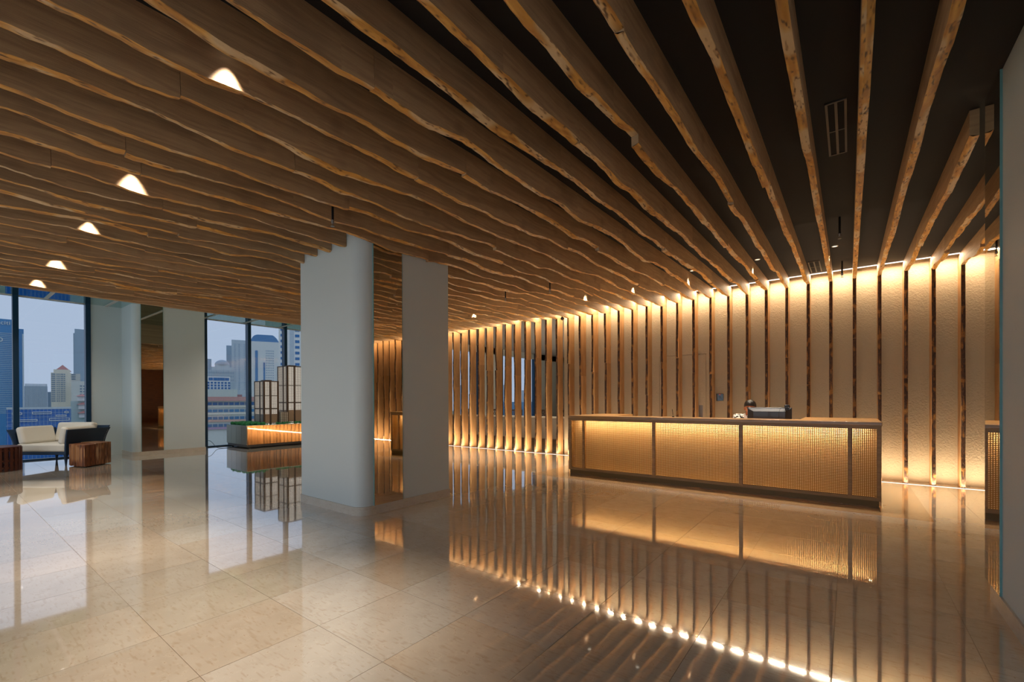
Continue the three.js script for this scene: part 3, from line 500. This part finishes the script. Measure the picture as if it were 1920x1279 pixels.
  const block = (corner, wob, h, mt, nm) => { const g = new THREE.ExtrudeGeometry(new THREE.Shape(outline(corner, wob)), { depth: h - 0.01, bevelEnabled: true, bevelSize: 0.006, bevelThickness: 0.005, bevelSegments: 2 }); g.rotateX(-Math.PI / 2); g.translate(0, 0.025, 0); part(nm, metreUV(g), mt, stump); };
  const sm = std(0xffffff, 0.6, { map: stumpTex, bumpMap: stumpTex, bumpScale: 0.01 }), sm2 = std(0xe8c8a4, 0.6, { map: stumpTex, bumpMap: stumpTex, bumpScale: 0.01 });
  // shape plane (x, -z)
  block([[-0.1, -0.3], [0.46, -0.16], [0.3, 0.02], [-0.3, -0.1]], [0.045, 0.01, 0.0, 0.02], 0.43, sm2, 'pale_trunk');
  block([[-0.3, -0.09], [0.3, 0.03], [0.02, 0.31], [-0.42, 0.16]], [0.0, 0.012, 0.02, 0.02], 0.44, sm, 'dark_trunk');
  part('feet', [cyl(0.03, 0.03, 0.025, -0.15, 0.0125, 0.2), cyl(0.03, 0.03, 0.025, 0.3, 0.0125, 0.12), cyl(0.03, 0.03, 0.025, -0.05, 0.0125, -0.2)], M.blackMetal, stump);
  const rt = thing('drum_table', 'round slatted reddish wood drum table beside the sofa', 'side table', [-12.85, 0, -0.74]), red = std(0x6f3a22, 0.55, { map: woodTex });
  part('top', cyl(0.39, 0.39, 0.025, 0, 0.447, 0, 48), red, rt);
  const hoop = (y) => { const g = new THREE.CylinderGeometry(0.385, 0.385, 0.035, 48, 1, true); g.translate(0, y, 0); const h = new THREE.CylinderGeometry(0.373, 0.373, 0.035, 48, 1, true); h.translate(0, y, 0); return [g, h]; };
  part('hoop', hoop(0.395), red, rt); part('hoop', hoop(0.07), red, rt); part('hoop', hoop(0.2), red, rt);
  const sg = box(0.012, 0.44, 0.05, 0.394, 0.222, 0);
  for (let k = 0; k < 30; k++) { const m = part('slat', sg, red, rt); m.rotation.y = k * Math.PI / 15; }
}

// ------------------------------------------------------------------ architectural model on its plinth
{
  const mx0 = -14.36, mx1 = -13.03, mz1 = -5.3, mz0 = -8.4, cx = (mx0 + mx1) / 2, cz = (mz0 + mz1) / 2, w = (mx1 - mx0) / 2, d = (mz1 - mz0) / 2;
  const t = thing('model_plinth', 'mirror-clad display plinth standing by the window', 'plinth', [cx, 0, cz]);
  part('base', span(-w + 0.03, w - 0.01, 0.03, 0.1, -d, d - 0.02), std(0x4b4743, 0.5), t);
  for (const [a, b] of [[-1, -1], [-1, 1], [1, -1], [1, 1]]) part('foot', cyl(0.03, 0.03, 0.03, a * (w - 0.12), 0.015, b * (d - 0.12)), M.blackMetal, t);
  for (let k = 0; k < 4; k++) part('front_panel', span(-w + k * w / 2 + 0.004, -w + (k + 1) * w / 2 - 0.004, 0.1, 0.62, d - 0.02, d), std(0xa09a90, 0.3, { metalness: 0.75 }), t);
  part('mirror_side', span(w - 0.015, w, 0.1, 0.62, -d, d - 0.021), M.bronzeMirror, t).userData.label = 'bronze mirror side'; part('core', span(-w, w - 0.016, 0.1, 0.618, -d, d - 0.021), std(0x77716a, 0.6), t);
  part('glass_top', span(-w - 0.005, w + 0.005, 0.62, 0.632, -d, d + 0.005), phys({ color: 0x9fc4b8, roughness: 0.08, clearcoat: 1 }), t);
  const bronze = std(0x4a3c33, 0.5, { metalness: 0.3 }), lit = std(0x222222, 0.6, { emissive: new THREE.Color().setRGB(1, 0.9, 0.76), emissiveIntensity: 0.85 });
  const tower = (x, z, bw, bd, h, label) => {
    const q = thing('tower_model', label, 'model', [x, 0.632, z]), a = bw / 2, b = bd / 2;
    const core = part('lit_window_core', span(-a + 0.003, a - 0.003, 0.02, h - 0.03, -b + 0.003, b - 0.003), lit, q);
    const fl = []; for (let y = 0.03; y < h - 0.03; y += 0.0235) fl.push(box(bw, 0.0095, bd, 0, y, 0)); part('floor_plates', fl, bronze, core);
    const fin = []; for (let k = 1; k < 15; k++) for (const e of [-1, 1]) fin.push(box(0.0105, h - 0.02, 0.006, -a + bw * k / 15, h / 2, e * (b - 0.001))); for (let k = 1; k < 11; k++) for (const e of [-1, 1]) fin.push(box(0.006, h - 0.02, 0.0105, e * (a - 0.001), h / 2, -b + bd * k / 11)); part('fins', fin, bronze, core);
    for (const sx of [-1, 1]) for (const sz of [-1, 1]) part('corner_pier', box(0.05, h, 0.05, sx * (a - 0.018), h / 2, sz * (b - 0.018)), bronze, q);
    part('mid_pier', [box(0.05, h, 0.02, a * 0.25, h / 2, b), box(0.02, h, 0.05, a, h / 2, b * 0.1)], bronze, q);
    part('roof', [box(bw + 0.012, 0.03, bd + 0.012, 0, h - 0.015, 0), box(bw * 0.45, 0.03, bd * 0.45, 0, h + 0.015, 0)], bronze, q); part('belt', [box(bw + 0.012, 0.03, bd + 0.012, 0, h * 0.36, 0), box(bw + 0.012, 0.022, bd + 0.012, 0, h * 0.66, 0)], bronze, q);
    part('lobby', [box(bw + 0.008, h * 0.2, bd + 0.008, 0, h * 0.13, 0)], std(0x8a7c6c, 0.4, { metalness: 0.4 }), q);
  };
  tower(-13.6, -6.08, 0.58, 0.42, 1.25, 'shorter lattice tower of the lit architectural model');
  tower(-13.58, -6.78, 0.58, 0.5, 1.72, 'taller lattice tower of the lit architectural model');
  const pod = thing('podium_model', 'low gridded podium between the model towers', 'model', [-13.5, 0.632, -6.41]);
  part('block', box(0.6, 0.34, 0.2, 0, 0.17, 0), std(0xb9b0a2, 0.5), pod); const pg = []; for (let k = 0; k < 7; k++) pg.push(box(0.612, 0.008, 0.212, 0, 0.03 + k * 0.05, 0)); for (let k = 1; k < 9; k++) pg.push(box(0.008, 0.34, 0.212, -0.3 + k * 0.0667, 0.17, 0)); for (let k = 1; k < 4; k++) pg.push(box(0.612, 0.34, 0.008, 0, 0.17, -0.1 + k * 0.05)); part('grid', pg, bronze, pod);
  const greens = []; for (let k = 0; k < 150; k++) { const x = rr(mx0 + 0.05, mx1 - 0.04), z = rr(-5.82, mz1 - 0.03), g = new THREE.IcosahedronGeometry(rr(0.016, 0.04), 1); g.scale(1, 1.25, 1); g.translate(x, 0.632 + rr(0.02, 0.05), z); greens.push(g); } for (let k = 0; k < 90; k++) { const g = new THREE.IcosahedronGeometry(rr(0.016, 0.035), 1); g.translate(rnd() < 0.6 ? rr(-13.16, -13.06) : rr(-14.3, -13.95), 0.632 + rr(0.015, 0.04), rr(-8.2, -5.8)); greens.push(g); }
  const mg = single('model_greenery', greens, std(0x2f7a48, 0.9), 'tiny green model trees around the lattice towers', 'model trees'); mg.userData.kind = 'stuff';
  single('power_cable', tube([[-14.1, 0.25, -4.62], [-13.95, 0.2, -4.75], [-13.8, 0.03, -4.85], [-13.7, 0.006, -4.95], [-13.75, 0.006, -5.15], [-13.8, 0.006, -5.4]], 0.006, 60), std(0x2b4052, 0.5), 'thin cable curling over the floor beside the model plinth', 'cable');
}

// ------------------------------------------------------------------ the city outside
const GROUND = -30;
const font = await new FontLoader().loadAsync('fonts/droid/droid_sans_regular.typeface.json');
{
  const far = structure('ground', span(-900, -40, GROUND - 1, GROUND, -900, 500), std(0x8a9884, 0.95), 'city ground far below the windows');
  // place a block by the pixels it covers and its depth; its front looks at the lobby
  function frame(u0, u1, depth) { const uc = (u0 + u1) / 2, al = Math.atan((uc - PX) / FPX), rho = depth / Math.cos(al); return { uc, head: YAW - al, px: rho * Math.cos(al) ** 2 / FPX, pos: at(uc, PY, depth) }; }
  const topOf = (u, v, depth) => at(u, v, depth).y - GROUND;
  function block(name, label, u0, u1, vt, depth, mat, group) {
    const f = frame(u0, u1, depth), W = (u1 - u0) * f.px, Hh = topOf(f.uc, vt, depth), D = Math.max(8, W * 0.6);
    const t = thing(name, label, 'building', [f.pos.x, GROUND, f.pos.z], f.head, group);
    const walls = part('walls', span(-W / 2, W / 2, 0, Hh, -D, 0), mat, t);
    return { t, walls, W, H: Hh, D, X: (u) => (u - f.uc) * f.px, Y: (v) => topOf(f.uc, v, depth) };
  }
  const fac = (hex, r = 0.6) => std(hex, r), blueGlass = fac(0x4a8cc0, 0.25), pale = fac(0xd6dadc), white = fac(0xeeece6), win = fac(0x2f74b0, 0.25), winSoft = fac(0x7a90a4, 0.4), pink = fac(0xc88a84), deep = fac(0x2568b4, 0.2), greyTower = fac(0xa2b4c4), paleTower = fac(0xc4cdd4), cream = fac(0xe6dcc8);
  const grid = (b, name, us, vs, w, h, mat, each) => { // windows standing a little proud of the wall
    const gs = []; for (const u of us) for (const v of vs) gs.push(box(w, h, 0.24, b.X(u), b.Y(v), 0)); if (each) gs.forEach((g) => part(name, g, mat, b.walls)); else part(name, gs, mat, b.walls).userData.kind = 'stuff';
  };
  const seq = (a, b, n) => Array.from({ length: n }, (_, i) => a + (b - a) * (n > 1 ? i / (n - 1) : 0));
  // banded glass tower with a sign
  let b = block('glass_tower', 'blue glass office tower with pale bands and rooftop lettering', -90, 34, 595, 260, blueGlass);
  { const s = []; for (const v of seq(622, 775, 44)) s.push(box(b.W, 0.5, 0.3, 0, b.Y(v), 0)); part('bands', s, fac(0x9ab4c8, 0.4), b.walls).userData.kind = 'stuff';
    const tx = new TextGeometry('citi', { font, size: 1, depth: 0.1, curveSegments: 6 }); tx.computeBoundingBox(); const bb = tx.boundingBox; tx.translate(-bb.min.x, 0, 0); tx.scale((b.X(21.5) - b.X(3)) / (bb.max.x - bb.min.x), (b.Y(599) - b.Y(605.5)) / bb.max.y, 4); tx.translate(b.X(3), b.Y(605.5), 0.1); part('lettering', tx, white, b.t);
    const o = new TextGeometry('o', { font, size: 1, depth: 0.1, curveSegments: 10 }); o.computeBoundingBox(); const ob = o.boundingBox; o.translate(-ob.min.x, 0, 0); o.scale((b.X(7) - b.X(-3)) / (ob.max.x - ob.min.x), (b.Y(631) - b.Y(638.5)) / ob.max.y, 4); o.translate(b.X(-3), b.Y(638.5), 0.1); part('lettering', o, white, b.t); }
  b = block('glass_tower', 'darker narrow tower standing against the lettered glass tower', 34.5, 45.5, 617, 268, fac(0x4a84b8, 0.3)); part('edge_strip', span(b.X(42.5), b.X(45.5), 0, b.Y(626), -1, 0.2), paleTower, b.t);
  b = block('striped_block', 'low pale blue block with vertical stripes', 46, 89.5, 724, 330, fac(0x8fa6bc)); grid(b, 'stripes', seq(48, 88, 19), [745], 0.45, 20, paleTower);
  block('striped_block', 'small plain blue annex beside the striped block', 89.5, 97, 735, 340, fac(0x94a8ba));
  b = block('apartment_tower', 'cream apartment tower with pink hipped roof', 96, 134, 699, 280, cream);
  grid(b, 'windows', [98, 100.6, 103, 107.5, 111, 115, 118, 121.5], seq(702, 752, 14), 0.55, 0.75, winSoft);
  { const r = new THREE.ConeGeometry(b.W * 0.62, 4.2, 4); r.rotateY(Math.PI / 4); r.scale(1, 1, 0.5); r.translate(b.X(118), b.Y(690), -3); part('roof', r, pink, b.t); part('attic', span(b.X(101), b.X(132), b.Y(699), b.Y(693), -5, -0.3), cream, b.t); }
  b = block('apartment_tower', 'cream stepped wing beside the apartment tower', 133, 151, 701, 315, fac(0xdcd6ca)); grid(b, 'windows', [136, 139], [703, 707, 711, 718], 1.6, 0.7, winSoft);
  b = block('apartment_tower', 'low cream block in front of the stepped wing', 134, 163, 715, 276, fac(0xdad8d0)); grid(b, 'windows', [152, 158], seq(724, 750, 6), 0.9, 0.9, winSoft);
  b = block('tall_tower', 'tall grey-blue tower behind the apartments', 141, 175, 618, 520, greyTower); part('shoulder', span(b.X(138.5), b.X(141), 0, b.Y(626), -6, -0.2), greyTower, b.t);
  b = block('glass_office', 'deep blue glass office block with white framed window boxes', 14, 135, 767, 112, deep);
  { const ln = []; for (const u of seq(16, 133, 17)) ln.push(box(0.06, b.Y(767), 0.12, b.X(u), b.Y(767) / 2, 0)); for (const v of [774, 782, 790, 798, 806]) ln.push(box(b.W, 0.06, 0.12, 0, b.Y(v), 0)); part('mullions', ln, greyTower, b.walls).userData.kind = 'stuff';
    part('parapet', box(b.W, 0.5, 0.6, 0, b.Y(765.5), -0.2), fac(0xc4ccd0), b.t);
    for (const [a, c, v0, v1] of [[60, 97, 772, 776.5], [122, 130, 771.5, 775.5], [105, 126, 778.5, 782], [92, 132, 784.5, 789.5], [24, 70, 786, 790], [24, 42, 773, 777]]) { const x0 = b.X(a), x1 = b.X(c), y0 = b.Y(v1), y1 = b.Y(v0); part('window_box', [span(x0, x1, y0, y0 + 0.12, 0, 0.3), span(x0, x1, y1 - 0.12, y1, 0, 0.3), span(x0, x0 + 0.12, y0, y1, 0, 0.3), span(x1 - 0.12, x1, y0, y1, 0, 0.3)], white, b.walls); } }
  b = block('stone_block', 'pale grey-green block with small pink pavilion roofs', 132.5, 168, 752, 130, fac(0xb8c8c2));
  for (const [u, v] of [[154, 741], [156, 756.5], [157, 772.5]]) { const r = new THREE.ConeGeometry(1.9, 0.7, 4); r.rotateY(Math.PI / 4); r.translate(b.X(u), b.Y(v), 0.8); part('roof', r, pink, b.t); part('pavilion', box(2, 1.3, 1.4, b.X(u), b.Y(v) - 1, 0.5), white, b.t); }
  // right-hand window
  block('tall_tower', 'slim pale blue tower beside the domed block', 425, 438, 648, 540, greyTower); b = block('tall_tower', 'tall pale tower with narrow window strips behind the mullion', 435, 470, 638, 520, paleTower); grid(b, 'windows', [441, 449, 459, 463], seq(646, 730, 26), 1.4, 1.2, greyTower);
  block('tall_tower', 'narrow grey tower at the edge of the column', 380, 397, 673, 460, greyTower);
  b = block('domed_block', 'stepped pale blue block with a low domed crown', 386, 442, 694, 420, fac(0xbac6ce)); { const dm = new THREE.SphereGeometry(1, 24, 10, 0, 6.2832, 0, 1.5708); dm.scale(b.W * 0.26, 5, 5); dm.translate(b.X(417), b.Y(684), -6); part('dome', dm, greyTower, b.t); part('tier', [span(b.X(397), b.X(436), b.Y(694), b.Y(688), -12, -1), span(b.X(403), b.X(431), b.Y(688), b.Y(683.5), -11, -2)], fac(0xc6d0d6), b.t); grid(b, 'windows', seq(390, 438, 16), [699, 706, 713], 1, 1.6, greyTower); }
  b = block('white_office', 'white office block with a band of blue windows', 384, 432, 706, 250, white); grid(b, 'window', [395.5, 411.5, 426], [711], 2, 1.6, win); part('long_window', box(5.4, 1.7, 0.28, b.X(411), b.Y(711), 0), win, b.t); grid(b, 'window', seq(391, 430, 7), [718, 723, 728], 1.1, 1.1, win, true);
  block('low_block', 'plain pale greenish block below the white office', 384, 446, 730, 205, fac(0xd0d6cc)); block('low_block', 'small dusky pink rooftop box', 445, 454, 740, 190, fac(0xa87878));
  b = block('terraced_block', 'long pink-roofed block with rows of arched balconies', 380, 500, 750, 120, fac(0xd8d8d0)); part('roof', box(b.W + 2, 1.1, 3, 0, b.Y(748), 0.5), fac(0xc8958c), b.t);
  for (const [v, m] of [[757, win], [770, fac(0x4c86b0)], [783.5, fac(0x4a7ca4)], [797, fac(0x5a7c9c)]]) { for (const u of seq(384, 494, 12)) part('balcony_opening', box(1.0, 0.75, 0.3, b.X(u), b.Y(v), 0), m, b.walls); part('parapet', box(b.W, 0.55, 0.7, 0, b.Y(v + 5), 0.2), v === 783.5 ? fac(0xd4aa98) : v === 797 ? fac(0xb898b0) : fac(0xe2dccc), b.t); }
  b = block('crowned_tower', 'white tower with a curved blue roof behind the model', 471, 524, 641, 400, fac(0xe4e4e0)); { const s = new THREE.Shape(); s.moveTo(b.X(471), 0); s.quadraticCurveTo(b.X(474), b.Y(628) - b.Y(641), b.X(486), b.Y(628) - b.Y(641)); s.lineTo(b.X(512), b.Y(628) - b.Y(641)); s.quadraticCurveTo(b.X(520), b.Y(632) - b.Y(641), b.X(524), 0); s.closePath(); const g = new THREE.ExtrudeGeometry(s, { depth: 8, bevelEnabled: false }); g.translate(0, b.Y(641), -8.5); part('roof', g, fac(0x5c8cbc, 0.4), b.t); part('glass_strip', [span(b.X(479), b.X(484), 0, b.Y(658), 0, 0.25), span(b.X(494), b.X(497.5), 0, b.Y(680), 0, 0.25)], fac(0x5488b8, 0.3), b.t); grid(b, 'windows', seq(500, 513, 5), seq(658, 745, 20), 0.9, 0.9, greyTower); }
  b = block('balconied_tower', 'white tower with wide blue windows beside the column', 524, 610, 606, 250, white); grid(b, 'window', [529], seq(620, 790, 17), 0.9, 1.4, win, true); grid(b, 'window', [558, 570], seq(620, 790, 17), 2.2, 1.5, win, true); part('recess', span(b.X(544), b.X(552), 0, b.Y(612), 0, 0.15), paleTower, b.t);
  // seen between the slats
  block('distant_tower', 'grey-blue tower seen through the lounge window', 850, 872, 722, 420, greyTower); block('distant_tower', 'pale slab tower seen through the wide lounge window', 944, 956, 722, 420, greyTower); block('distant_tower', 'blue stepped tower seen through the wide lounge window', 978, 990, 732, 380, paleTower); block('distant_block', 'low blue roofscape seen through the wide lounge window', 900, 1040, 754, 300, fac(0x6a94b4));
  // trees and roofs far below, mirrored by the glossy ceiling
  const crownG = []; for (let k = 0; k < 3; k++) { const g = new THREE.IcosahedronGeometry(1, 3), p = g.attributes.position; for (let i = 0; i < p.count; i++) { const x = p.getX(i), y = p.getY(i), z = p.getZ(i), q = 1 + 0.22 * Math.sin(5 * x + k) * Math.sin(6 * y + 2) * Math.sin(5 * z) + 0.14 * Math.sin(13 * x) * Math.sin(11 * z + k) + 0.1 * Math.sin(19 * y + k); p.setXYZ(i, x * q, y * q, z * q); } g.computeVertexNormals(); crownG.push(g); }
  const leaf = [fac(0x4c7c4a, 0.9), fac(0x42703e, 0.9), fac(0x648c50, 0.9)], trunkM = fac(0x5b5248, 0.9), trunkG = cyl(0.3, 0.4, 1, 0, 0.5, 0, 8);
  const taken = scene.children.filter((o) => o.userData.category === 'building').map((o) => [o.position.x, o.position.z, 34]);
  const free = (f, r) => { for (let q = 0; q < 60; q++) { const [x, z] = f(); if (taken.every(([a, c, w]) => Math.hypot(a - x, c - z) > w + r)) { taken.push([x, z, r]); return [x, z]; } } return null; };
  for (let k = 0; k < 64; k++) {
    const near = k < 22, spot = free(near ? () => [rr(-98, -50), rr(-16, 0)] : () => { const x = rr(-260, -70); return [x, x * rr(0.02, 0.75)]; }, 6.2); if (!spot) continue;
    const [x, z] = spot, h = rr(8, 15), t = thing('street_tree', 'leafy green street tree far below the windows', 'tree', [x, GROUND, z], rr(0, 6), 'trees in the street below');
    const c = part('crown', crownG[k % 3], leaf[k % 3], t); c.scale.set(rr(3.6, 4.8), h * 0.4, rr(3.6, 4.8)); c.position.y = h * 0.62; const tr = part('trunk', trunkG, trunkM, t); tr.scale.set(1, h * 0.4, 1);
  }
  for (let k = 0; k < 26; k++) { const w = rr(9, 22), at0 = free(() => { const x = rr(-300, -80); return [x, x * rr(0.05, 0.85)]; }, w * 0.65); if (!at0) continue; const [x, z] = at0, h = rr(3, 9), t = thing('low_house', 'low roofed building in the streets far below', 'building', [x, GROUND, z], rr(0, 1.5), 'low buildings in the streets below'); part('walls', box(w, h, w * 0.6, 0, h / 2, 0), k % 2 ? fac(0xa8b4ba) : fac(0xd8d6ce), t); part('roof', box(w + 1, 0.5, w * 0.6 + 1, 0, h + 0.25, 0), k % 3 ? fac(0x9a6a58) : fac(0xb4b6b4), t); }
  for (const [x, wd] of [[-120, 9], [-200, 12]]) part('road', box(wd, 0.1, 900, x, GROUND + 0.05, -200), fac(0x6e6e6c, 0.9), far);
}
scene.traverse((o) => { if (o.isLight) o.castShadow = !o.isRectAreaLight; });
renderer.render(scene, camera);
